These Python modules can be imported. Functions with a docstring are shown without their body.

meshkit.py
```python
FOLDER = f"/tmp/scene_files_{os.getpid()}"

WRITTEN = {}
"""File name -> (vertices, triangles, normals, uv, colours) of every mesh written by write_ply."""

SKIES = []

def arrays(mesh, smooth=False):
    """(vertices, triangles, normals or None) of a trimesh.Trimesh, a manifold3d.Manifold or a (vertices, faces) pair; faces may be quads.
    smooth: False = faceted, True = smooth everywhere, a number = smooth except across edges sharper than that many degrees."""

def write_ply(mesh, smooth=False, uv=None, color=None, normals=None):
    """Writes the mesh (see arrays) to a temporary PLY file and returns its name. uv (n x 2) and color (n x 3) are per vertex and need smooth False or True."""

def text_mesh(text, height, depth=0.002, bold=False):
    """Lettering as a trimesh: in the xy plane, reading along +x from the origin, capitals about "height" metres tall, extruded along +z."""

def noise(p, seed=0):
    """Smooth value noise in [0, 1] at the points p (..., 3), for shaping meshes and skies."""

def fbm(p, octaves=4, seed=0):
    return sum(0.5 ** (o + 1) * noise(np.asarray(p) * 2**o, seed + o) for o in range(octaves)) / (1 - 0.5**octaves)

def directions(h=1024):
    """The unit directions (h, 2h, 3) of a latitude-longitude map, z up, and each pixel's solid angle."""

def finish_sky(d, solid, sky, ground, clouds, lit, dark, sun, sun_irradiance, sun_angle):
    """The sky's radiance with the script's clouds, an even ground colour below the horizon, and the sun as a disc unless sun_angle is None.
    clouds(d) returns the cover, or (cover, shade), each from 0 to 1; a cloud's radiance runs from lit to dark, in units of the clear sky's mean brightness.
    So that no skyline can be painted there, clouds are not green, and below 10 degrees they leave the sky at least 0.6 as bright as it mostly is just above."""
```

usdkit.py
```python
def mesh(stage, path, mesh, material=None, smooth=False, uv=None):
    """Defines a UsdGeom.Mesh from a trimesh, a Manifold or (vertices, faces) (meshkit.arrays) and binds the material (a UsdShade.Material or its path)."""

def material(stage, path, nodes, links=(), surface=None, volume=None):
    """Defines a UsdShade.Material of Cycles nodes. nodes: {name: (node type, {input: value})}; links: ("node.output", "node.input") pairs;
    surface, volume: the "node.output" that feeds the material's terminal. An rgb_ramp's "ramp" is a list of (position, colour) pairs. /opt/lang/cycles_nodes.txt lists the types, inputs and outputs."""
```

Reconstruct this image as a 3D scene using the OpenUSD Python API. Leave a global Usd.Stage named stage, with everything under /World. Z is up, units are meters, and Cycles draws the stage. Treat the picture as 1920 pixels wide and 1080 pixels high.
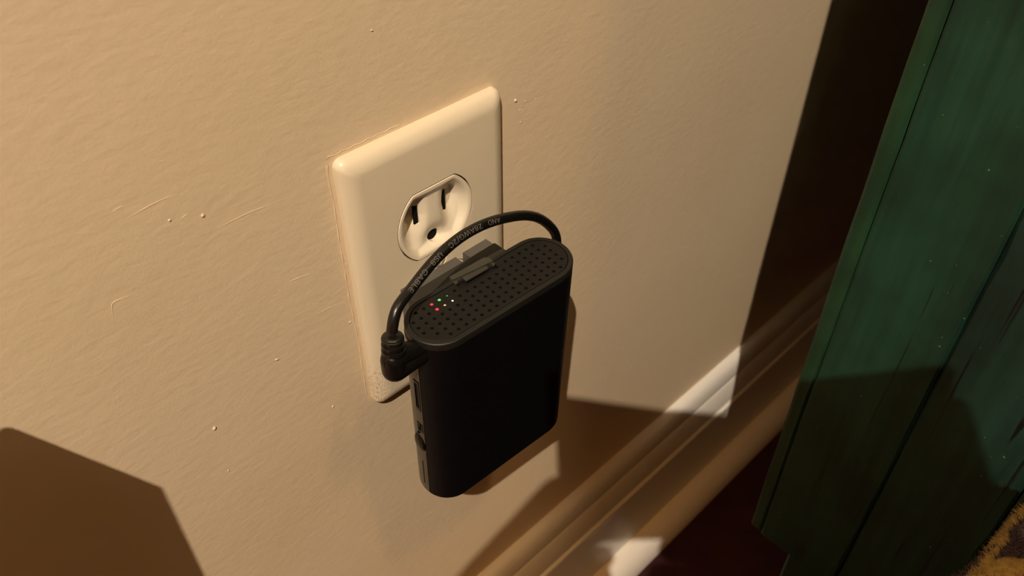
import math
import numpy as np, trimesh, manifold3d as m3
from scipy.interpolate import CubicSpline
from pxr import Usd, UsdGeom, UsdLux, UsdShade, Gf, Sdf, Vt
import usdkit, meshkit

# ---------------------------------------------------------------- stage, camera, lights
# All shapes are written in millimetres around the centre of the wall plate (x right along
# the wall, y into the wall, z up) and stored in metres above the floor.
FLOOR = -380.0
def W(p):
    p = np.asarray(p, float)
    return (p - [0, 0, FLOOR]) / 1000.0

stage = Usd.Stage.CreateInMemory()
UsdGeom.SetStageUpAxis(stage, UsdGeom.Tokens.z)
UsdGeom.SetStageMetersPerUnit(stage, 1.0)
UsdGeom.Xform.Define(stage, '/World')
stage.SetDefaultPrim(stage.GetPrimAtPath('/World'))

RM = np.array([[0.71634129, -0.69774932, -0.00102021],      # camera right, down, forward
               [-0.46644599, -0.4777863, -0.74441144],
               [0.51892514, 0.53372852, -0.66772043]])
CAM = np.array([-146.526, -194.835, 199.387])
cam = UsdGeom.Camera.Define(stage, '/World/camera')
c = W(CAM)
cam.AddTransformOp().Set(Gf.Matrix4d(*RM[0], 0, *(-RM[1]), 0, *(-RM[2]), 0, *c, 1))
cam.CreateHorizontalApertureAttr(36.0)
cam.CreateVerticalApertureAttr(20.25)
cam.CreateFocalLengthAttr(36.0 * 1561.62 / 1920)
cam.CreateFStopAttr(18.0)
cam.CreateFocusDistanceAttr(0.285)
cam.CreateClippingRangeAttr(Gf.Vec2f(0.004, 50))
cam.CreateExposureAttr(0.0)

LAMP_A = np.array([-789.0, -683.0, 1342.0])      # small key light out of view, placed from the device's shadow
LAMP_C = np.array([171.0, -857.0, 1800.0])       # weaker lamp out of view, placed for the pale shadow left of the plug
LAMP_D = np.array([-900.0, -200.0, 150.0])      # low lamp out of view, placed to light the baseboard along the wall
POWER_A, POWER_C, POWER_D = 40.5, 7.8, 9.5
COLOR_A, COLOR_C, COLOR_D = (1, .845, .67), (1, .62, .28), (1, .46, .14)
def sphere_light(path, pos, radius, power, color):
    l = UsdLux.SphereLight.Define(stage, path)
    l.CreateRadiusAttr(radius)
    l.CreateIntensityAttr(power)
    l.CreateNormalizeAttr(True)
    l.CreateColorAttr(Gf.Vec3f(*color))
    l.AddTranslateOp().Set(Gf.Vec3d(*W(pos)))
    return l
sphere_light('/World/unseen_key_lamp_light', LAMP_A, .0065, POWER_A, COLOR_A)
sphere_light('/World/unseen_second_lamp_light', LAMP_C, .09, POWER_C, COLOR_C)
d = UsdLux.DiskLight.Define(stage, '/World/unseen_low_lamp_light')
d.CreateRadiusAttr(.03); d.CreateIntensityAttr(POWER_D); d.CreateNormalizeAttr(True); d.CreateColorAttr(Gf.Vec3f(*COLOR_D))
LOWAIM = np.array([-.275, 0, -.961]); LOWAIM /= np.linalg.norm(LOWAIM)  # tilted so the unseen low lamp lights only the baseboard and low wall
def look(dirv):
    z = -np.asarray(dirv, float); z /= np.linalg.norm(z)
    x = np.cross([0, 1, 0], z); x /= np.linalg.norm(x); y = np.cross(z, x)
    return x, y, z
x_, y_, z_ = look(LOWAIM)
d.AddTransformOp().Set(Gf.Matrix4d(*x_, 0, *y_, 0, *z_, 0, *W(LAMP_D), 1))

# ---------------------------------------------------------------- materials
LOOKS = '/World/Looks'
def mat(name, nodes, links, surface='p.BSDF'):
    return usdkit.material(stage, f'{LOOKS}/{name}', nodes, links, surface=surface)
def plain(name, col, rough=.5, spec=.5, bump=None, metallic=0., coat=0.):
    nodes = {'p': ('principled_bsdf', {'base_color': col, 'roughness': rough, 'specular_ior_level': spec, 'metallic': metallic, 'coat_weight': coat})}
    links = []
    if bump:
        scale, dist = bump
        nodes |= {'g': ('geometry', {}), 'n': ('noise_texture', {'scale': scale, 'detail': 3}), 'b': ('bump', {'strength': 1., 'distance': dist})}
        links += [('g.position', 'n.vector'), ('n.fac', 'b.height'), ('b.normal', 'p.normal')]
    return mat(name, nodes, links)

# painted drywall: roller stipple running in faint slanted drags
M_wall = mat('wall_paint', {
    'g': ('geometry', {}), 'mp': ('mapping', {'rotation': (0, -.35, 0), 'scale': (.5, 1, 1.1)}),
    'n1': ('noise_texture', {'scale': 330, 'detail': 3, 'roughness': .5}),
    'n2': ('noise_texture', {'scale': 1100, 'detail': 2}), 'n3': ('noise_texture', {'scale': 60, 'detail': 2}),
    'a1': ('math', {'math_type': 'multiply_add', 'value2': .22}), 'a2': ('math', {'math_type': 'multiply_add', 'value2': .9}),
    'b': ('bump', {'strength': .5, 'distance': .00028}),
    'cn': ('noise_texture', {'scale': 9, 'detail': 3}), 'cr': ('rgb_ramp', {'ramp': [(0.3, (.735, .572, .375)), (.7, (.765, .605, .41))]}),
    'p': ('principled_bsdf', {'roughness': .62, 'specular_ior_level': .3})},
    [('g.position', 'mp.vector'), ('mp.vector', 'n1.vector'), ('g.position', 'n2.vector'), ('g.position', 'n3.vector'), ('n2.fac', 'a1.value1'), ('n1.fac', 'a1.value3'),
     ('n3.fac', 'a2.value1'), ('a1.value', 'a2.value3'), ('a2.value', 'b.height'), ('b.normal', 'p.normal'),
     ('g.position', 'cn.vector'), ('cn.fac', 'cr.fac'), ('cr.color', 'p.base_color')])
M_trim = mat('trim_paint', {
    'g': ('geometry', {}), 'mp': ('mapping', {'scale': (.05, 1, 1)}), 'n': ('noise_texture', {'scale': 500, 'detail': 2}), 'b': ('bump', {'strength': .6, 'distance': .0002}),
    'p': ('principled_bsdf', {'base_color': (.80, .76, .68), 'roughness': .35})},
    [('g.position', 'mp.vector'), ('mp.vector', 'n.vector'), ('n.fac', 'b.height'), ('b.normal', 'p.normal')])
M_floor = mat('dark_red_floor', {
    'g': ('geometry', {}), 'n': ('noise_texture', {'scale': 45, 'detail': 4}), 'r': ('rgb_ramp', {'ramp': [(.3, (.022, .004, .006)), (.7, (.035, .007, .008))]}),
    'p': ('principled_bsdf', {'roughness': .6, 'specular_ior_level': .25})}, [('g.position', 'n.vector'), ('n.fac', 'r.fac'), ('r.color', 'p.base_color')])
# almond plastic; paint freckles stick to its lower left edge
M_plate = mat('almond_plastic', {
    'g': ('geometry', {}), 'n': ('noise_texture', {'scale': 900, 'detail': 1}), 'b': ('bump', {'strength': .35, 'distance': .00006}),
    'sx': ('separate_xyz', {}), 'mx': ('map_range', {'from_min': -.023, 'from_max': -.033, 'to_min': 0., 'to_max': .24, 'clamp': True}),
    'mz': ('map_range', {'from_min': .360, 'from_max': .335, 'to_min': 0., 'to_max': 1., 'clamp': True}), 'mk': ('math', {'math_type': 'multiply'}),
    'nf': ('noise_texture', {'scale': 1700, 'detail': 2}), 'ad': ('math', {'math_type': 'add'}), 'rf': ('rgb_ramp', {'ramp': [(.76, (0, 0, 0)), (.80, (1, 1, 1))]}),
    'mc': ('mix_color', {'a': (.75, .635, .455), 'b': (.50, .36, .22)}),
    'p': ('principled_bsdf', {'roughness': .33})},
    [('g.position', 'n.vector'), ('n.fac', 'b.height'), ('b.normal', 'p.normal'), ('g.position', 'sx.vector'), ('sx.x', 'mx.value'), ('sx.z', 'mz.value'),
     ('mx.result', 'mk.value1'), ('mz.result', 'mk.value2'), ('g.position', 'nf.vector'), ('nf.fac', 'ad.value1'), ('mk.value', 'ad.value2'), ('ad.value', 'rf.fac'),
     ('rf.color', 'mc.fac'), ('mc.result', 'p.base_color')])
M_socket = plain('ivory_socket', (.84, .73, .55), .3)
M_dark = plain('socket_dark', (.006, .005, .004), .8, .1)
M_screw = plain('screw_metal', (.6, .56, .5), .25, metallic=1.)
M_shell = plain('black_shell', (.003, .0029, .0036), .5, .12, bump=(2500, .00004))
M_rim = plain('charcoal_rim', (.011, .0105, .008), .5, .32, bump=(2200, .00004))
M_grille = plain('charcoal_grille', (.0085, .008, .0068), .5, .25, bump=(2600, .00005))
M_strip = plain('port_strip_plastic', (.042, .037, .026), .3, .5)
M_gloss = plain('gloss_black', (.002, .002, .002), .16, .25)
M_adapter = plain('grey_adapter_plastic', (.085, .078, .066), .5, .4, bump=(1500, .00004))
M_bracket = plain('dark_bracket_plastic', (.022, .020, .015), .5, .4)
M_clip = plain('clip_plastic', (.040, .037, .028), .42, .5)
M_cable = plain('cable_rubber', (.0045, .004, .0035), .33, .5, bump=(900, .00005))
M_plug = plain('plug_moulding', (.004, .0036, .0034), .3, .3)
M_print = plain('printed_ink', (.11, .10, .085), .6, .2)
def glow(name, col, strength):
    return mat(name, {'p': ('principled_bsdf', {'base_color': tuple(.3 * v for v in col), 'roughness': .2, 'emission_color': col, 'emission_strength': strength})}, [])
M_red, M_green, M_dimgreen = glow('led_red', (1, .03, .04), 1.5), glow('led_green', (.15, 1, .12), .9), glow('led_dim_green', (.1, .6, .08), .08)
M_amber, M_white = glow('led_amber', (1, .72, .35), .35), glow('led_white', (.85, 1, .75), .9)

def planks_mat(name, tint):
    # worn dark green paint over boards: vertical drag, fine cracks, scuffs
    base = np.array(tint)
    return mat(name, {
        'g': ('geometry', {}),
        'mp': ('mapping', {'scale': (1, 1, .045)}), 'n': ('noise_texture', {'scale': 170, 'detail': 6, 'roughness': .62}),
        'r': ('rgb_ramp', {'ramp': [(.30, tuple(base * .7)), (.5, tuple(base)), (.72, tuple(base * 1.35))]}),
        'mc': ('mapping', {'scale': (1, 1, .03)}), 'nc': ('noise_texture', {'scale': 330, 'detail': 3, 'distortion': .2}),
        'rc': ('rgb_ramp', {'ramp': [(.31, (.9, .9, .9)), (.345, (0, 0, 0)), (1, (0, 0, 0))]}),
        'mx': ('mix_color', {'b': (.0015, .002, .002)}),
        'ns': ('noise_texture', {'scale': 420, 'detail': 3}), 'rs': ('rgb_ramp', {'ramp': [(.735, (0, 0, 0)), (.77, (1, 1, 1))]}),
        'mx2': ('mix_color', {'b': (.16, .16, .12)}),
        'nb': ('noise_texture', {'scale': 28, 'detail': 3}), 'rb': ('rgb_ramp', {'ramp': [(.3, (.55, .55, .55)), (.65, (1.15, 1.15, 1.15))]}),
        'mm': ('mix_color', {'blend_type': 'multiply', 'fac': 1., 'use_clamp': False}),
        'b': ('bump', {'strength': .7, 'distance': .0005}),
        'p': ('principled_bsdf', {'roughness': .48, 'specular_ior_level': .35})},
        [('g.position', 'mp.vector'), ('mp.vector', 'n.vector'), ('n.fac', 'r.fac'), ('g.position', 'mc.vector'), ('mc.vector', 'nc.vector'), ('nc.fac', 'rc.fac'),
         ('rc.color', 'mx.fac'), ('g.position', 'nb.vector'), ('nb.fac', 'rb.fac'), ('r.color', 'mm.a'), ('rb.color', 'mm.b'), ('mm.result', 'mx.a'), ('g.position', 'ns.vector'), ('ns.fac', 'rs.fac'),
         ('rs.color', 'mx2.fac'), ('mx.result', 'mx2.a'), ('mx2.result', 'p.base_color'), ('n.fac', 'b.height'), ('b.normal', 'p.normal')])
M_green_a, M_green_b, M_green_c = planks_mat('green_paint', (.0075, .036, .021)), planks_mat('green_paint_dull', (.0075, .030, .021)), planks_mat('green_paint_edge', (.010, .040, .017))
M_fur = mat('animal_print', {
    'g': ('geometry', {}), 'mp': ('mapping', {'rotation': (0, 0, .5), 'scale': (.55, 1.35, 1)}), 'n': ('noise_texture', {'scale': 50, 'detail': 2}),
    'mv': ('mix_vector', {'fac': .018}), 'v': ('voronoi_texture', {'feature': 'distance_to_edge', 'scale': 46}),
    'r': ('rgb_ramp', {'ramp': [(.0, (.46, .29, .065)), (.085, (.36, .205, .042)), (.125, (.028, .008, .009)), (1, (.022, .006, .009))]}),
    'nf': ('noise_texture', {'scale': 1500, 'detail': 2}), 'b': ('bump', {'strength': 1., 'distance': .001}),
    'p': ('principled_bsdf', {'roughness': .85, 'specular_ior_level': .1, 'sheen_weight': .15})},
    [('g.position', 'mp.vector'), ('g.position', 'n.vector'), ('mp.vector', 'mv.a'), ('n.color', 'mv.b'), ('mv.result', 'v.vector'), ('v.distance', 'r.fac'), ('r.color', 'p.base_color'),
     ('g.position', 'nf.vector'), ('nf.fac', 'b.height'), ('b.normal', 'p.normal')])
M_wood = mat('stained_wood', {
    'g': ('geometry', {}), 'mp': ('mapping', {'scale': (1, 1, .08)}), 'n': ('noise_texture', {'scale': 90, 'detail': 5}),
    'r': ('rgb_ramp', {'ramp': [(.3, (.10, .045, .02)), (.7, (.19, .09, .04))]}), 'p': ('principled_bsdf', {'roughness': .45})},
    [('g.position', 'mp.vector'), ('mp.vector', 'n.vector'), ('n.fac', 'r.fac'), ('r.color', 'p.base_color')])
M_mattress = plain('mattress_ticking', (.55, .5, .44), .9, .1, bump=(300, .0005))
M_lampmetal = plain('lamp_metal', (.05, .05, .05), .35, metallic=.8)
M_shade = plain('lamp_shade_enamel', (.06, .06, .06), .5)
M_phone, M_glass = plain('phone_body', (.02, .02, .025), .3), plain('phone_glass', (.004, .004, .005), .06)
M_skin, M_sleeve = plain('skin', (.45, .25, .16), .5), plain('sleeve_knit', (.03, .03, .04), .9, .1, bump=(700, .0006))

# ---------------------------------------------------------------- helpers
used = {}
def numbered(parent, name):
    k = used.get((parent, name), 0); used[(parent, name)] = k + 1
    return name if k == 0 else f'{name}_{k:03d}'
BASE = {}
def tagp(p, label=None, cat=None, group=None, kind=None):
    for k, v in (('label', label), ('category', cat), ('group', group), ('kind', kind)):
        if v: p.SetCustomDataByKey(k, v)
def thing(name, base, label, cat, group=None, kind=None):
    path = '/World/' + numbered('/World', name)
    x = UsdGeom.Xform.Define(stage, path); x.AddTranslateOp().Set(Gf.Vec3d(*W(base)))
    BASE[path] = np.asarray(base, float)
    tagp(x.GetPrim(), label, cat, group, kind)
    return path
def part(parent, name, mesh, material, smooth=30, label=None, kind=None):
    """A mesh given in millimetres of the place, stored relative to its thing's base."""
    path = f'{parent}/{numbered(parent, name)}'
    BASE[path] = BASE[parent]
    if hasattr(mesh, 'to_mesh'):
        q = mesh.to_mesh(); mesh = trimesh.Trimesh(np.array(q.vert_properties[:, :3]), np.array(q.tri_verts), process=False)
    elif isinstance(mesh, (tuple, list)):
        mesh = trimesh.Trimesh(*mesh, process=False)
    mesh = mesh.copy(); mesh.vertices = (np.asarray(mesh.vertices) - BASE[parent]) / 1000.0
    p = usdkit.mesh(stage, path, mesh, material, smooth=smooth)
    tagp(p.GetPrim(), label, kind=kind)
    return path
def single(name, base, mesh, material, label, cat, smooth=30, kind=None, group=None):
    path = '/World/' + numbered('/World', name)
    mesh = mesh.copy(); mesh.vertices = (np.asarray(mesh.vertices) - base) / 1000.0
    p = usdkit.mesh(stage, path, mesh, material, smooth=smooth)
    p.AddTranslateOp().Set(Gf.Vec3d(*W(base)))
    BASE[path] = np.asarray(base, float)
    tagp(p.GetPrim(), label, cat, group, kind)
    return path
def cat(*ms): return trimesh.util.concatenate(list(ms))
def box(x0, x1, y0, y1, z0, z1, ch=0.0):
    if ch <= 0:
        b = trimesh.creation.box((x1 - x0, y1 - y0, z1 - z0)); b.apply_translation(((x0 + x1) / 2, (y0 + y1) / 2, (z0 + z1) / 2)); return b
    p = []
    for k in range(3):
        lo, hi = [x0, y0, z0], [x1, y1, z1]
        for j in range(3):
            if j != k: lo[j] += ch; hi[j] -= ch
        p += [(a, b_, c_) for a in (lo[0], hi[0]) for b_ in (lo[1], hi[1]) for c_ in (lo[2], hi[2])]
    return trimesh.convex.convex_hull(np.array(p))
def to_tm(m):
    q = m.to_mesh(); return trimesh.Trimesh(np.array(q.vert_properties[:, :3]), np.array(q.tri_verts), process=False)
def to_m3(t):
    t = t.copy(); t.merge_vertices()
    return m3.Manifold(m3.Mesh(np.asarray(t.vertices, np.float32), np.asarray(t.faces, np.uint32)))
def loft(rings, cap0=True, cap1=True):
    n = len(rings[0]); v = np.vstack(rings); f = []
    for k in range(len(rings) - 1):
        for i in range(n):
            a, b_ = k * n + i, k * n + (i + 1) % n
            f += [(a, b_, b_ + n), (a, b_ + n, a + n)]
    for ok, k, flip in ((cap0, 0, True), (cap1, len(rings) - 1, False)):
        if ok:
            ci = len(v); v = np.vstack([v, rings[k].mean(0)])
            for i in range(n):
                a, b_ = k * n + i, k * n + (i + 1) % n
                f.append((b_, a, ci) if flip else (a, b_, ci))
    t = trimesh.Trimesh(v, np.array(f), process=False)
    if t.volume < 0: t.invert()
    return t
def tube(pts, r, n=20, caps=True):
    pts = np.asarray(pts, float); r = np.broadcast_to(r, len(pts))
    t = np.gradient(pts, axis=0); t /= np.linalg.norm(t, axis=1)[:, None]
    u = np.cross(t[0], [0.3, 1, .2]); u /= np.linalg.norm(u); rings = []
    for p_, t_, r_ in zip(pts, t, r):
        u = u - t_ * (u @ t_); u /= np.linalg.norm(u); w_ = np.cross(t_, u)
        a = np.linspace(0, 2 * np.pi, n, endpoint=False)[:, None]
        rings.append(p_ + r_ * (np.cos(a) * u + np.sin(a) * w_))
    return loft(rings, caps, caps)
def hullchain(joints, bones, refine=0, taubin=0):
    """One continuous limb: hulls of the spheres at the ends of each bone, united and smoothed."""
    out = []
    for a, b_ in bones:
        s = []
        for k in (a, b_):
            p_, r_ = joints[k]
            s.append(m3.Manifold.sphere(r_, 20).translate(list(map(float, p_))))
        out.append(m3.Manifold.batch_hull(s))
    m = m3.Manifold.batch_boolean(out, m3.OpType.Add)
    if refine: m = m.refine_to_length(refine)
    t = to_tm(m); t.merge_vertices()
    if taubin: trimesh.smoothing.filter_taubin(t, iterations=taubin)
    return t

# ---------------------------------------------------------------- the setting
def struct(name, base, mesh, material, smooth=30, label=None, category=None):
    return single(name, base, mesh, material, label, category, smooth=smooth, kind='structure')
wall = struct('wall_back', (0, 0, FLOOR), box(-1700, 1500, 0, 90, FLOOR, 1900), M_wall, smooth=False,
              label='cream roller-painted wall behind the electrical outlet', category='wall')
floor = struct('floor', (0, 0, FLOOR), box(-1700, 1500, -1900, 90, FLOOR - 40, FLOOR), M_floor, smooth=False,
               label='dark red floor below the white baseboard', category='floor')
prof = [(0, -253.4), (-2.6, -253.8), (-5.0, -255.2), (-6.8, -257.6), (-7.9, -261), (-8.5, -265), (-8.8, -268.6), (-8.2, -269.6), (-8.2, -270.4), (-9.0, -271.2),
        (-10.2, -274.5), (-11.4, -279), (-12.3, -284), (-12.7, -288.2), (-12.0, -289.2), (-12.0, -290.4), (-13.6, -291.2), (-14.2, -292.2), (-14.3, -294.5), (-13.6, -296.2), (-13.4, -300), (-13.6, FLOOR), (0, FLOOR)]
def extr_x(prof, x0, x1):
    r0 = np.array([(x0, y, z) for y, z in prof]); r1 = r0.copy(); r1[:, 0] = x1
    from shapely.geometry import Polygon
    t = trimesh.creation.extrude_polygon(Polygon([(y, z) for y, z in prof]), x1 - x0, engine='earcut')
    v = np.asarray(t.vertices); t.vertices = np.c_[v[:, 2] + x0, v[:, 0], v[:, 1]]
    if t.volume < 0: t.invert()
    return t
board = struct('baseboard_back', (0, 0, FLOOR), extr_x(prof, -1700, 1500), M_trim, smooth=40,
               label='white moulded baseboard with grooved top along the wall', category='baseboard')
a = np.linspace(0, np.pi / 2, 12)
shoe = [(-13.6, FLOOR)] + [(-13.6 - 16 * math.cos(t) , FLOOR + 22 * math.sin(t)) for t in a]
part(board, 'shoe_moulding', extr_x(shoe, -1700, 1500), M_trim, smooth=40)

# raised drips, specks and hair-line ridges caught under the paint, read off the wall
rs = np.random.RandomState(5)
def blob(x, z, rx, rz, h, ang=0.):
    s = trimesh.creation.icosphere(2); v = s.vertices * [rx, h, rz]
    ca, sa = math.cos(ang), math.sin(ang)
    s.vertices = np.c_[v[:, 0] * ca - v[:, 2] * sa, v[:, 1], v[:, 0] * sa + v[:, 2] * ca] + [x, 0.02, z]
    return s
def pix_on_wall(u, v, y=0.):
    dr = RM.T @ np.array([(u - 960) / 1561.62, (v - 540) / 1561.62, 1.])
    return CAM + dr * (y - CAM[1]) / dr[1]
for u, v, rx, rz, h in ((402, 803, .6, .9, .5), (428, 882, .35, .4, .3), (966, 188, .55, .6, .6), (985, 190, .3, .3, .25), (975, 206, .3, .35, .25), (976, 229, .3, .3, .25),
                        (519, 674, .8, .35, .35), (656, 604, .45, .4, .35), (624, 762, .4, .5, .4), (380, 404, .5, .6, .45), (318, 413, .45, .45, .3), (697, 57, .6, .3, .3), (1004, 186, .25, .3, .2)):
    p_ = pix_on_wall(u, v); part(wall, 'paint_speck', blob(p_[0], p_[2], rx, rz, h, -.4), M_wall, smooth=True)
def ridge(pixels, r):
    P_ = np.array([pix_on_wall(u, v) for u, v in pixels]); P_[:, 1] = .12 * r
    k = np.linspace(0, 1, len(P_)); s = CubicSpline(k, P_)(np.linspace(0, 1, 24))
    return tube(s, r * np.clip(np.sin(np.linspace(.12, np.pi - .12, 24)), .25, 1), 8)
part(wall, 'paint_hair', ridge([(255, 548), (236, 557), (218, 564), (210, 572), (211, 588), (214, 606)], .15), M_wall, smooth=True)
for px in ([(398, 431), (420, 422), (462, 401), (500, 386), (540, 368)], [(234, 410), (262, 396), (300, 376), (345, 362)], [(210, 398), (222, 390), (232, 386)],
           [(292, 300), (300, 303), (312, 300)], [(338, 412), (346, 405), (354, 401)], [(530, 533), (560, 521), (590, 510)], [(592, 590), (615, 578), (640, 566)]):
    part(wall, 'paint_drag_mark', ridge(px, .13), M_wall, smooth=True)

zz_ = np.linspace(56, -50, 60)
part(wall, 'paint_edge', tube(np.c_[-36.7 + .35 * (meshkit.noise(np.c_[zz_ * .12, zz_ * 0, zz_ * 0]) - .5) * 2, np.full(60, .03), zz_], .22 + .08 * np.sin(zz_ * .7), 8), M_wall, smooth=True)
part(wall, 'paint_edge', tube(np.c_[np.linspace(-36.4, -8, 30), np.full(30, .05), 58.6 + .25 * np.sin(np.arange(30) * 1.3)], .17, 8), M_wall, smooth=True)

# ---------------------------------------------------------------- outlet
PW, PH = 35.0, 57.15
def rrect(hw, hh, r, y, n=8):
    out = []
    for cx, cz, a0 in ((hw - r, hh - r, 0), (-hw + r, hh - r, np.pi / 2), (-hw + r, -hh + r, np.pi), (hw - r, -hh + r, 1.5 * np.pi)):
        for t in np.linspace(a0, a0 + np.pi / 2, n): out.append((cx + r * math.cos(t), y, cz + r * math.sin(t)))
    return np.array(out)
outlet = thing('outlet', (0, -3, -PH), 'almond duplex outlet plate on the cream wall behind the black device', 'outlet')
rings = [rrect(PW - o, PH - o, max(3.2 - .3 * o, 1.2), y) for y, o in ((0, 0), (-1.4, .05), (-2.4, .35), (-3.3, .95), (-4.1, 1.9), (-4.8, 3.2), (-5.25, 4.6), (-5.5, 6.4))]
plate = to_m3(loft(rings))
RC = (19.45, -19.45)
def face_outline(cz, grow=0., n=64):
    r, h = 17.05 + grow, 14.3 + grow; t = np.linspace(0, 2 * np.pi, n * 4, endpoint=False)
    p_ = np.c_[r * np.cos(t), np.clip(r * np.sin(t), -h, h)]
    return np.c_[p_[:, 0], p_[:, 1] + cz]
def prism_y(poly, y0, y1):
    r0 = np.c_[poly[:, 0], np.full(len(poly), y0), poly[:, 1]]; r1 = r0.copy(); r1[:, 1] = y1
    return loft([r0, r1])
for cz in RC: plate -= to_m3(prism_y(face_outline(cz, .45), -9, -.6))
plate -= m3.Manifold.cylinder(2.0, 3.6, 3.6, 40).rotate([90, 0, 0]).translate([0, -4.6, 0])
part(outlet, 'cover_plate', plate, M_plate, smooth=28)
def receptacle(cz):
    N, K = 160, 46
    t = np.linspace(0, 2 * np.pi, N, endpoint=False)
    r, h = 17.05, 14.3
    edge = np.c_[r * np.cos(t), np.clip(r * np.sin(t), -h, h)]
    lv = np.r_[0, .01, .03, .06, np.linspace(.09, 1, K)]
    rr = []
    for s in lv:
        q = edge * (1 - s); X, Z = q[:, 0], q[:, 1]
        d_edge = np.minimum(r - np.hypot(X, Z), h - np.abs(Z))
        k = np.clip((d_edge - 1.0) / 3.4, 0, 1); k = k * k * (3 - 2 * k)
        # bowls round the slots, a rounded rib between them that fans out towards the ground hole
        wl = np.exp(-((np.abs(X) - 8.6) / 4.0) ** 2) * np.clip(1 - np.abs(Z - 3.0) / 13, 0, 1)
        wg = np.exp(-((X) / 5.5) ** 2 - ((Z + 9.0) / 4.2) ** 2)
        rib = np.exp(-(X / (3.3 + .12 * np.clip(8 - Z, 0, 20))) ** 4)
        dep = .9 + 3.4 * wl * (1 - .75 * rib) + 2.0 * wg + .6 * np.clip(np.abs(X) - 4, 0, 6) / 6
        Y = -5.6 + k * dep * 1.25
        if s == 0: Y = Y + .55
        rr.append(np.c_[X, Y, Z + cz])
    back = rr[0].copy(); back[:, 1] = -.7
    m = to_m3(loft([back] + rr[:-1], True, True))
    for sx, hh in ((-6.35, 3.9), (6.35, 4.4)):
        m -= to_m3(box(sx - .95, sx + .95, -8, -1.2, cz + 3.0 - hh, cz + 3.0 + hh))
    g = m3.Manifold.cylinder(8, 2.5, 2.5, 40).rotate([90, 0, 0]).translate([0, -1.2, cz - 8.9])
    m -= g
    return m
for cz in RC:
    rec = part(outlet, 'receptacle', receptacle(cz), M_socket, smooth=35)
    for sx, hh in ((-6.35, 3.9), (6.35, 4.4)):
        part(rec, 'slot', box(sx - .9, sx + .9, -1.9, -1.25, cz + 3 - hh, cz + 3 + hh), M_dark, smooth=False, label='dark slot')
    g = trimesh.creation.cylinder(2.4, .6, sections=32); g.apply_transform(trimesh.transformations.rotation_matrix(np.pi / 2, [1, 0, 0])); g.apply_translation((0, -1.6, cz - 8.9))
    part(rec, 'ground_hole', g, M_dark, label='dark ground hole')
s = trimesh.creation.icosphere(3, 3.3); s.vertices = s.vertices * [1, .42, 1] + [0, -4.7, 0]
screw = to_m3(s) - to_m3(box(-.45, .45, -9, -5.6, -5, 5))
part(outlet, 'screw', screw, M_plate, smooth=40)

# ---------------------------------------------------------------- plug-in adapter with its bracket
adapter = thing('plug_adapter', (2, -5.6, -40), 'dark grey block adapter plugged into the lower socket behind the black device', 'adapter')
blk = to_m3(box(-19.2, 23.2, -22.5, -5.65, -40, -2.5, .25)) - to_m3(box(7.3, 11.2, -10.2, -3, -12, 5))
part(adapter, 'body', blk, M_adapter, smooth=20)
part(adapter, 'bracket_plate', box(-19.6, 23.6, -24.2, -10.2, -41, -1.9, .4), M_bracket, smooth=20, label='darker bracket plate on the adapter')
for sx in (-6.35, 6.35):
    part(adapter, 'prong', box(sx - .75, sx + .75, -5.7, -2.6, -19.45, -13.5), M_screw, smooth=False)

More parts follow.
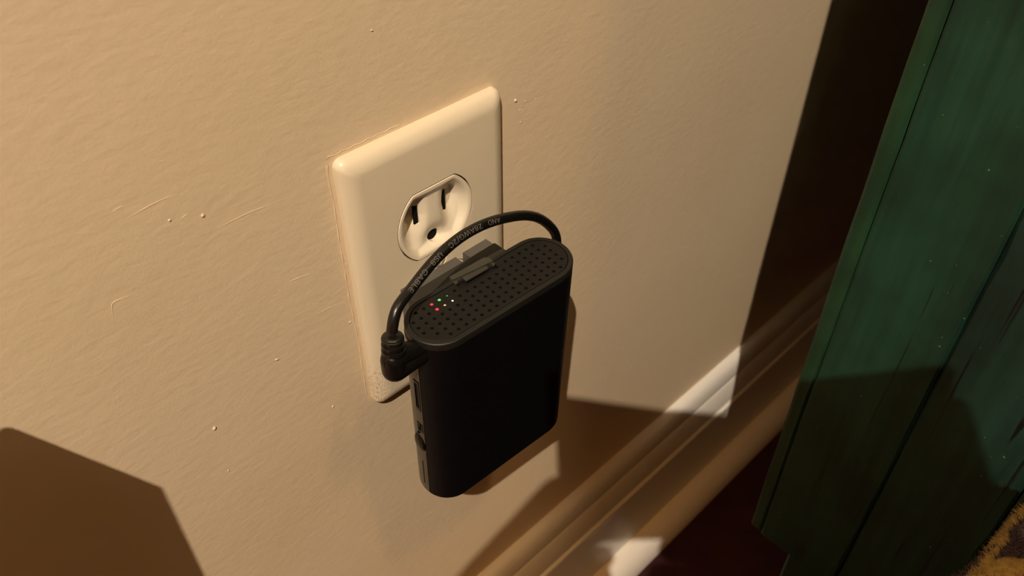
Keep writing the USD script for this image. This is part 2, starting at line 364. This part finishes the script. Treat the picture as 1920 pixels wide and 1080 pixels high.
# ---------------------------------------------------------------- the black device
DR = trimesh.transformations.euler_matrix(math.radians(3.3), math.radians(-1.2), math.radians(-3.3), 'sxyz')[:3, :3]
DC = np.array([-2.4, -36.6, 7.8]); DW, DT, DH = 69.1, 23.2, 95.1
def dev(m):
    if hasattr(m, 'to_mesh'): m = to_tm(m)
    m = m.copy(); m.vertices = np.asarray(m.vertices) @ DR.T + DC; return m
def stad(inset, z, n=28):
    r, hx = DT / 2 - inset, DW / 2 - DT / 2
    a_ = np.linspace(-np.pi / 2, np.pi / 2, n)
    return np.r_[np.c_[hx + r * np.cos(a_), r * np.sin(a_), np.full(n, z)], np.c_[-hx - r * np.cos(a_), -r * np.sin(a_), np.full(n, z)]]
base_dev = DR @ [0, 0, -DH] + DC
device = thing('electronic_device', base_dev, 'small black rounded box with perforated top and coloured lights in front of the outlet', 'electronic device')
TOPH = 3.0
shell = to_m3(loft([stad(i, z) for i, z in ((2.6, -DH), (1.3, -DH + .35), (.45, -DH + 1.0), (0, -DH + 2.2), (0, -TOPH - .35), (.12, -TOPH - .12))]))
part(device, 'body', dev(shell), M_shell, smooth=30)
cut = to_m3(box(-8.8, 8.4, 5.9, 13.2, -1.7, 2))
rim = to_m3(loft([stad(i, z) for i, z in ((.15, -TOPH - .1), (0, -TOPH + .1), (0, -.55), (.12, -.22), (.42, 0), (1.0, 0.02))])) - to_m3(loft([stad(1.75, -2.2), stad(1.75, 1)])) - cut
part(device, 'top_rim', dev(rim), M_rim, smooth=25, label='smooth charcoal rim round the perforated top')
hx0, pitch, rows = -30.55, 3.28, (6.9, 3.85, .9, -2.0, -4.95, -7.85)
cyls = []
spots = []
for ri, ly in enumerate(rows):
    for k in range(20):
        lx = hx0 + pitch * k
        ex = max(abs(lx) - (DW / 2 - DT / 2), 0)
        if math.hypot(ex, ly) < DT / 2 - 3.0 and not (-9.6 < lx < 9.2 and ly > 5):
            spots.append((lx, ly)); cyls.append(m3.Manifold.cylinder(4, .66, .66, 14).translate([lx, ly, -3]))
grille = to_m3(loft([stad(2.02, -2.1), stad(2.02, -.18), stad(2.12, -.05), stad(2.3, 0)])) - m3.Manifold.batch_boolean(cyls, m3.OpType.Add) - cut
part(device, 'perforated_top', dev(grille), M_grille, smooth=20, label='charcoal perforated top plate')
for lx, ly, m_, what, r_ in ((-20.7, 6.9, M_red, 'red indicator light', .62), (-20.7, 3.85, M_red, 'red indicator light', .72), (-17.43, 6.9, M_green, 'green indicator light', .6),
                       (-14.15, 6.9, M_dimgreen, 'dim green indicator light', .5), (-17.43, 3.85, M_amber, 'amber indicator light', .5), (-14.15, 3.85, M_white, 'pale indicator light', .42)):
    s = trimesh.creation.icosphere(2, r_); s.vertices = s.vertices * [1, 1, .8] + [lx, ly, -.42]
    part(device, 'indicator_light', dev(s), m_, smooth=True, label=what)
def end_patch(y0, y1, z0, z1, out0, out1, n=14, ch=0.):
    """A curved slab on the left rounded end, between depths y0..y1 and heights z0..z1."""
    r, hx = DT / 2, DW / 2 - DT / 2
    th = np.linspace(math.asin(y0 / r), math.asin(y1 / r), n); rr = []
    for o, ins in ((out0, 0), (out1 - ch, 0), (out1, ch)):
        q = []
        zz0, zz1 = z0 + ins, z1 - ins; tt = np.clip(th, th[0] + ins / r, th[-1] - ins / r)
        for t in tt: q.append((-hx - (r + o) * math.cos(t), (r + o) * math.sin(t), zz0))
        for t in tt[::-1]: q.append((-hx - (r + o) * math.cos(t), (r + o) * math.sin(t), zz1))
        rr.append(np.array(q))
    v = np.vstack(rr); m = 2 * n; f = []
    for k in range(2):
        for i in range(m):
            a_, b_ = k * m + i, k * m + (i + 1) % m; f += [(a_, b_, b_ + m), (a_, b_ + m, a_ + m)]
    for k, fl in ((0, 1), (2, 0)):
        for i in range(n - 1):
            p0, p1, p2, p3 = k * m + i, k * m + i + 1, k * m + m - 2 - i, k * m + m - 1 - i
            f += [(p0, p2, p1), (p0, p3, p2)] if fl else [(p0, p1, p2), (p0, p2, p3)]
    t = trimesh.Trimesh(v, np.array(f), process=False)
    if t.volume < 0: t.invert()
    return t
strip = to_m3(end_patch(-2.6, 9.4, -DH + 2.6, -4.2, -1.0, .14, 22))
strip -= to_m3(end_patch(-2.2, .6, -39.5, -22.4, -.8, 2)) + to_m3(end_patch(-2.2, .9, -52.6, -47.4, -.8, 2)) + to_m3(end_patch(-.6, .1, -88.5, -72.5, -.8, 2))
st = part(device, 'port_strip', dev(strip), M_strip, smooth=25, label='olive grey strip with ports down the left end')
sock = to_m3(end_patch(-2.1, .5, -39.2, -22.7, -.75, .32)) - to_m3(end_patch(-1.5, 0.05, -37.6, -24.0, -.2, 2))
part(st, 'port', dev(sock), M_gloss, smooth=25, label='long glossy black port')
sock = to_m3(end_patch(-2.1, .8, -52.4, -47.6, -.75, .35)) - to_m3(end_patch(-1.5, .35, -51.6, -48.4, -.2, 2))
part(st, 'port', dev(sock), M_gloss, smooth=25, label='small glossy black port')
s = trimesh.creation.icosphere(3, 1.); s.vertices = s.vertices * [1.5, 3.4, 5.6] + [-DW / 2 + .35, .6, -61.0]
part(st, 'button', dev(s), M_gloss, smooth=True, label='rounded glossy black button')
for lx, ly, lz in ((-DW / 2 - .05, -.8, -49.0), (-DW / 2 - .02, .2, -53.6)):
    s = trimesh.creation.icosphere(2, .75); s.apply_translation((lx, ly, lz)); part(st, 'contact', dev(s), M_gloss, smooth=True)

# clip of the bracket that hooks over the back of the device's top
hook = loft([np.array([(-8.6, 10.9, z), (-8.6, 10.2, z), (7.9, 8.7, z), (7.9, 11.3, z)]) for z in (-1.2, 1.5)])
clip = [hook, box(-8.4, 7.6, 9.8, 13.0, -1.2, .7, .2), box(-5.2, 5.0, 7.6, 10.2, -.2, .9, .25), box(-8.8, -7.4, 9.0, 10.8, -.6, .5, .2), box(6.9, 8.1, 7.6, 10.8, -.6, .9, .25)]
clipm = m3.Manifold.batch_boolean([to_m3(dev(b_)) for b_ in clip], m3.OpType.Add)
part(adapter, 'clip', clipm, M_clip, smooth=20, label='clip hooked over the edge of the device')

# ---------------------------------------------------------------- usb cable
cable = thing('cable', (-46, -36, -6), 'black printed cable looping from the side plug over the top of the device', 'cable')
way = [(735, 621, -35.5), (738, 600, -35), (745, 578, -34), (760, 556, -32.5), (800, 505, -30), (850, 455, -28), (900, 424, -27), (950, 408, -26.5), (985, 404, -26), (1010, 409, -25.5), (1030, 423, -25), (1043, 445, -24.5)]
K_ = np.array([pix_on_wall(u, v, y) for u, v, y in way])
K_ = np.vstack([K_, [K_[-1] + (1, .5, -9), (45, -22, -22), (42, -18, -31), (32, -16, -35), (22.5, -15.5, -35)]])
ks = np.r_[0, np.cumsum(np.linalg.norm(np.diff(K_, axis=0), axis=1))]
spl = CubicSpline(ks, K_)
RCAB = 1.85
part(cable, 'wire', tube(spl(np.linspace(0, ks[-1], 160)), RCAB, 24), M_cable, smooth=40)
# printed lettering wrapped on the wire, read from the far end back to the plug
def nearest(u, v):
    ss = np.linspace(0, ks[-1], 800); P_ = spl(ss)
    q = (P_ - CAM) @ RM.T; uv = np.c_[960 + 1561.62 * q[:, 0] / q[:, 2], 540 + 1561.62 * q[:, 1] / q[:, 2]]
    return ss[np.argmin(np.hypot(uv[:, 0] - u, uv[:, 1] - v))]
def wrap(text, start, end, height):
    t = meshkit.text_mesh(text, height, .05, bold=False).subdivide()
    v_ = np.asarray(t.vertices).copy(); s0, s1 = nearest(*start), nearest(*end)
    k = (s0 - s1) / v_[:, 0].max(); out = []
    for tx, ty, tz in v_:
        s_ = s0 - tx * k; P0 = spl(s_); T = spl(s_, 1); T /= np.linalg.norm(T)
        n1 = CAM - P0; n1 -= T * (n1 @ T); n1 /= np.linalg.norm(n1)
        n2 = np.cross(T, n1)                       # sideways; the letters' tops point down the picture
        if (RM[1] @ n2) < 0: n2 = -n2
        ph = (ty - height * .5) / RCAB + .10
        out.append(P0 + (RCAB + .02 + tz) * (math.cos(ph) * n1 + math.sin(ph) * n2))
    t.vertices = np.array(out)
    return t
for text, a_, b_ in (('AND', (931, 412), (909, 421)), ('28AWG/2C', (899, 426), (840, 468)), ('USB', (828, 481), (808, 500)), ('CABLE', (799, 510), (765, 550))):
    part(cable, 'lettering', wrap(text, a_, b_, 1.75), M_print, smooth=False, label='grey printed lettering on the black wire')
# plug: ribbed strain relief going down into an elbow that enters the left end of the device
p_top = K_[0] + (0, 0, -1.5)
elbow = np.array([p_top[0] - 1.0, -36.2, -0.7])
zz = np.linspace(0, 1, 60); axis = p_top + (elbow + (0, 0, 4.5) - p_top) * zz[:, None]
rad = 3.3 + .5 * zz + .34 * np.where((zz > .12) & (zz < .86), np.sign(np.sin((zz - .12) / .74 * 2 * np.pi * 3.0 + .6)), .3)
rad[0:4] = (2.0, 2.7, 3.05, 3.2)
part(cable, 'strain_relief', tube(axis, rad, 28), M_cable, smooth=35)
pl = hullchain({'a': (elbow + (-.6, 0, 4.2), 4.1), 'b': (elbow + (-.4, 0, -.4), 4.3), 'c': (elbow + (11, -.8, .6), 3.9), 'd': (elbow + (11, -.8, 2.4), 3.2), 'e': (elbow + (.5, 0, 5), 3.8)},
               (('a', 'b'), ('b', 'c'), ('c', 'd'), ('e', 'd')), .9, 4)
part(cable, 'plug', pl, M_plug, smooth=True, label='glossy black right-angle plug')
tip = DR @ [-DW / 2 - .3, -1.0, -9.0] + DC
part(cable, 'connector', tube([elbow + (8, -.7, 1.2), elbow + (15, -1.0, 1.4)], 3.3, 24), M_gloss, smooth=30)

# ---------------------------------------------------------------- green wooden stand
GX, GY0, GY1, GZ0, GZ1 = 115.0, -106.8, -262.0, -190.5, 330.0
stand = thing('wooden_stand', (GX + 235, (GY0 + GY1) / 2, FLOOR), 'dark green painted plank stand with worn edges, right of the outlet', 'wooden stand')
def vplank(y0, y1, x, zb, zt, th, seed):
    """An upright board with worn, slightly wavering edges."""
    n = 40; z = np.linspace(zb, zt, n); rs_ = np.random.RandomState(seed); rr = []
    wob = np.cumsum(rs_.randn(n, 2), 0) * .10; wob -= np.linspace(0, 1, n)[:, None] * wob[-1]
    nick = .9 + np.abs(rs_.randn(n, 4)) * .25
    for i in range(n):
        a_, b_ = y0 + wob[i, 0], y1 + wob[i, 1]; c0, c1 = nick[i, 0], nick[i, 1]
        rr.append(np.array([(x, a_ - c0, z[i]), (x, b_ + c1, z[i]), (x + c1 * .8, b_, z[i]), (x + th, b_, z[i]), (x + th, a_, z[i]), (x + c0 * .8, a_, z[i])]))
    return loft(rr)
edges = [(GY0, -113.3), (-113.7, -154.5), (-155.2, -198.0), (-199.0, -230.4), (-231.2, GY1)]
for k, (y0, y1) in enumerate(edges):
    part(stand, 'plank', vplank(y0, y1, GX + (1.1, 0, .9, .2, .7)[k], GZ0 + (.3, 0, .6, .2, .4)[k], GZ1, 14, k), (M_green_c, M_green_a, M_green_b, M_green_a, M_green_b)[k], smooth=25)
part(stand, 'back_board', box(GX + 16, GX + 470, GY0 - 16, GY0 - 1.5, GZ0 + 1, GZ1, .6), M_green_b, smooth=20)
part(stand, 'front_board', box(GX + 16, GX + 470, GY1 + 1.5, GY1 + 16, GZ0 + 1, GZ1, .6), M_green_b, smooth=20)
part(stand, 'side_board', box(GX + 456, GX + 470, GY1 + 16.5, GY0 - 16.5, GZ0 + 1, GZ1, .6), M_green_b, smooth=20)
part(stand, 'bottom_board', box(GX + 16.5, GX + 455, GY1 + 17, GY0 - 17, GZ0 + 3, GZ0 + 17, .6), M_green_b, smooth=20)
part(stand, 'top_board', box(GX - 10, GX + 480, GY1 - 10, GY0 + 10, GZ1 + .3, GZ1 + 18, 1.2), M_green_a, smooth=20)
for lx in (GX + 18, GX + 430):
    for ly in (GY0 - 45, GY1 + 19):
        part(stand, 'leg', box(lx, lx + 26, ly, ly + 26, FLOOR, GZ0 + 3, 1.2), M_green_b, smooth=20)

# ---------------------------------------------------------------- bed with the animal-print throw
ang = math.radians(-9.5); ca, sa = math.cos(ang), math.sin(ang)
BX, BY = 45.0, -196.8             # a point of the bed's edge beside the stand
def bedrot(m):
    m = m.copy(); v = np.asarray(m.vertices)
    m.vertices = np.c_[v[:, 0] * ca - v[:, 1] * sa + BX, v[:, 0] * sa + v[:, 1] * ca + BY, v[:, 2]]; return m
TOPZ = -19.0
bed = thing('bench', bedrot(box(-500, -490, -500, -490, 0, 1)).vertices.mean(0) * [1, 1, 0] + [0, 0, FLOOR], 'low upholstered bench below the picture edge, under the animal-print throw', 'bench')
part(bed, 'seat_cushion', bedrot(box(-330, 34, -900, -12, TOPZ - 200, TOPZ - 9, 20)), M_mattress, smooth=30)
part(bed, 'seat_base', bedrot(box(-320, 24, -890, -22, FLOOR + 60, TOPZ - 199, 4)), M_wood, smooth=30)
for lx in (-315, -30):
    for ly in (-870, -80): part(bed, 'leg', bedrot(box(lx, lx + 45, ly, ly + 45, FLOOR, FLOOR + 61, 3)), M_wood, smooth=30)
def throw():
    N, Mn = 120, 150
    X = np.linspace(-338, 44, Mn); S = np.linspace(0, 520, N)       # S runs down the hanging side, round the edge and over the top
    v = []
    R_, drop = 16.0, 150.0
    for s_ in S:
        if s_ < drop: y, z = 0.0, TOPZ - R_ - drop + s_
        elif s_ < drop + R_ * np.pi / 2:
            t = (s_ - drop) / R_; y, z = -R_ + R_ * math.cos(t), TOPZ - R_ + R_ * math.sin(t)
        else: y, z = -R_ - (s_ - drop - R_ * np.pi / 2), TOPZ
        v.append(np.c_[X, np.full(Mn, y), np.full(Mn, z)])
    v = np.array(v); q = v / 1000.0
    nz = meshkit.fbm(q * 26, 3, 3) - .5; v[..., 2] += 7 * nz; v[..., 1] += 5 * (meshkit.fbm(q * 30, 3, 9) - .5)
    idx = np.arange(N * Mn).reshape(N, Mn)
    f = np.c_[idx[:-1, :-1].ravel(), idx[:-1, 1:].ravel(), idx[1:, 1:].ravel(), idx[1:, :-1].ravel()]
    f = np.vstack([f[:, [0, 1, 2]], f[:, [0, 2, 3]]]); v = v.reshape(-1, 3)
    t = trimesh.Trimesh(v, f, process=False)
    if t.face_normals[-(Mn // 2), 2] < 0: t.invert()
    t = trimesh.Trimesh(v, np.array(t.faces), process=False); n = t.vertex_normals; both = np.vstack([v, v - n * 4.5]); k = len(v)
    rimi = np.r_[idx[0], idx[1:, -1], idx[-1, ::-1][1:], idx[::-1, 0][1:-1]]; side = []
    for a_, b_ in zip(rimi, np.roll(rimi, -1)): side += [(b_, a_, a_ + k), (b_, a_ + k, b_ + k)]
    return trimesh.Trimesh(both, np.vstack([t.faces, t.faces[:, ::-1] + k, side]), process=False), t
tm, tsurf = throw()
tw = bedrot(tm)
blanket = thing('throw_blanket', bedrot(box(-1, 1, -1, 1, 0, 1)).vertices.mean(0) * [1, 1, 0] + [0, 0, TOPZ - 160], 'gold and dark brown animal-print plush throw at the lower right corner', 'blanket')
part(blanket, 'fabric', tw, M_fur, smooth=True)
# plush pile on the part in view
ts = bedrot(tsurf); cen = ts.triangles_center
near = np.where((cen[:, 0] > -30) & (cen[:, 1] > -290) & (cen[:, 2] > TOPZ - 60))[0]
rf = np.random.RandomState(11); pick = rf.choice(near, 16000, p=ts.area_faces[near] / ts.area_faces[near].sum())
w_ = rf.dirichlet((1, 1, 1), len(pick)); roots = (ts.triangles[pick] * w_[..., None]).sum(1); nn = ts.face_normals[pick]
lean = rf.randn(len(pick), 3) * .55 + [.25, .15, -.1]
tipd = nn + lean; tipd /= np.linalg.norm(tipd, axis=1)[:, None]; L_ = 1.2 + 1.6 * rf.rand(len(pick))[:, None]
t1 = np.cross(nn, rf.randn(len(pick), 3)); t1 /= np.linalg.norm(t1, axis=1)[:, None]; t2 = np.cross(nn, t1)
rw = .30
tri = [roots - nn * .3 + rw * (math.cos(q) * t1 + math.sin(q) * t2) for q in (0, 2.094, 4.189)] + [roots + tipd * L_]
pv = np.stack(tri, 1).reshape(-1, 3); o4 = np.arange(len(pick))[:, None] * 4
pf = np.stack([o4 + [0, 1, 3], o4 + [1, 2, 3], o4 + [2, 0, 3]], 1).reshape(-1, 3)
part(blanket, 'pile', trimesh.Trimesh(pv, pf, process=False), M_fur, smooth=True, kind='stuff', label='short plush pile')

# ---------------------------------------------------------------- outside the frame: what throws the shadows
hb = thing('unseen_board', (-350, -53, FLOOR), 'unseen wooden board by the wall left of the outlet, shading the lower left of the wall', 'unseen_board')  # board out of view, shaped to shade the wall at lower left
part(hb, 'panel', box(-520, -182.5, -67, -40, -22, 102, .8), M_wood, smooth=20)
for lx in (-515, -372): part(hb, 'leg', box(lx, lx + 40, -66, -41, FLOOR, -21, 1), M_wood, smooth=20)

def lamp(name, label, pos, foot, aim, light_r):
    """A thin standing lamp for a light out of view, its form chosen: base, pole, arm and a small enamel shade above its bulb."""
    pos = np.asarray(pos, float); foot = np.asarray(foot, float)
    t = thing(name, foot, label, 'lamp')
    aim = np.asarray(aim, float) / np.linalg.norm(aim); top = pos - aim * (light_r + 16)
    part(t, 'base', tube([foot, foot + (0, 0, 14), foot + (0, 0, 18)], [110, 110, 20], 40), M_lampmetal)
    part(t, 'pole', tube([foot + (0, 0, 16), (foot[0], foot[1], top[2] + 30)], 8, 20), M_lampmetal)
    part(t, 'arm', tube([(foot[0], foot[1], top[2] + 24), top + (0, 0, 8)], 5, 16), M_lampmetal)
    part(t, 'socket', tube([top + aim * 9, top - aim * 22], 9, 20), M_lampmetal)
    k = 2.2 if light_r < 20 else 1.2
    part(t, 'shade', loft([r for r in (
        *[np.array([top + aim * d_ + rad_ * (math.cos(q) * look(aim)[0] + math.sin(q) * look(aim)[1]) for q in np.linspace(0, 2 * np.pi, 36, endpoint=False)])
          for d_, rad_ in ((10, 48 * k), (-26, 22 * k), (-28, 22 * k), (8, 50 * k))],)], False, False), M_shade, smooth=20)
lamp('unseen_key_lamp', 'unseen standing lamp far left out of view, the key light on the wall', LAMP_A, (-940, -560, FLOOR), (.45, .4, -.8), 5)
lamp('unseen_second_lamp', 'unseen tall lamp out of view on the right, weakly lighting the wall', LAMP_C, (420, -1010, FLOOR), (0, .2, -1), 30)
lamp('unseen_low_lamp', 'unseen low lamp out of view by the wall on the left, lighting the baseboard', LAMP_D, (-1010, -330, FLOOR), LOWAIM, 0)

# the phone that takes the picture, and the hands that hold it
def C2W(p): return np.asarray(p, float) @ RM + CAM          # right, down, forward -> place
def cammesh(m):
    m = m.copy(); m.vertices = C2W(m.vertices)
    if np.linalg.det(RM) < 0: m.invert()
    return m
phone = thing('smartphone', C2W((50, 28, -7)), 'black smartphone held sideways just behind the viewpoint', 'phone')
part(phone, 'body', cammesh(box(-13, 110, -36.5, 26.8, -11, -3.4, 1.2)), M_phone, smooth=40)
part(phone, 'screen', cammesh(box(-3, 100, -34, 23, -11.3, -11.0)), M_glass, smooth=False)
person = thing('person', C2W((0, 200, -120)), 'pair of sleeved arms holding the phone behind the viewpoint', 'person')
def arm(J, fingers, sleeve):
    """One hand and forearm as one continuous surface, in camera axes (right, down, forward)."""
    B = [('elbow', 'wrist'), ('wrist', 'palm'), ('palm', 'knuckle_a'), ('palm', 'knuckle_b'), ('knuckle_a', 'knuckle_b')]
    J = dict(J)
    for k, pts_ in fingers.items():
        rr = {'thumb': (12, 10, 8), 'little': (8, 7, 5.5)}.get(k, (9, 8, 6.5))
        for i, p_ in enumerate(pts_): J[f'{k}{i}'] = (p_, rr[i])
        B += [(f'{k}0', f'{k}1'), (f'{k}1', f'{k}2'), ('wrist' if k == 'thumb' else 'palm', f'{k}0')]
    part(person, 'arm', cammesh(hullchain(J, B, 6, 4)), M_skin, smooth=True)
    w0, e0 = np.array(J['wrist'][0], float), np.array(J['elbow'][0], float)
    s_ = np.linspace(.12, 1.08, 14); ax = w0 + (e0 - w0) * s_[:, None]
    part(person, 'sleeve', cammesh(tube(ax, 29 + 16 * s_ + .8 * np.sin(s_ * 40), 32)), M_sleeve, smooth=True)
arm({'wrist': ((-72, 84, -38), 23), 'palm': ((-40, 58, -28), 17), 'knuckle_a': ((-27, 30, -24), 11), 'knuckle_b': ((-20, 56, -24), 12), 'elbow': ((-230, 240, -110), 38)},
    {'index': ((-22, 26, -22), (-14, 16, -20), (-7, 6, -18)), 'middle': ((-22, 36, -22), (-12, 30, -19), (-1, 22, -18)),
     'ring': ((-18, 46, -22), (-8, 40, -18), (6, 33, -17)), 'little': ((-14, 58, -22), (-6, 50, -17), (6, 43, -14)),
     'thumb': ((-46, 37, -34), (-28, 17, -26), (-14, 1, -19))}, -1)
arm({'wrist': ((166, 92, -46), 24), 'palm': ((138, 55, -34), 17), 'knuckle_a': ((120, 24, -28), 11), 'knuckle_b': ((118, 60, -28), 12), 'elbow': ((300, 260, -130), 38)},
    {'index': ((121, 14, -26), (114, -4, -22), (107.5, -24, -19)), 'middle': ((118, 34, -24), (82, 30, -22), (42, 29.5, -19)),
     'ring': ((116, 52, -26), (82, 45, -22), (36, 43.5, -18)), 'little': ((112, 68, -28), (70, 64, -22), (20, 50, -18)),
     'thumb': ((138, 40, -48), (118, 24, -42), (96, 12, -36))}, 1)
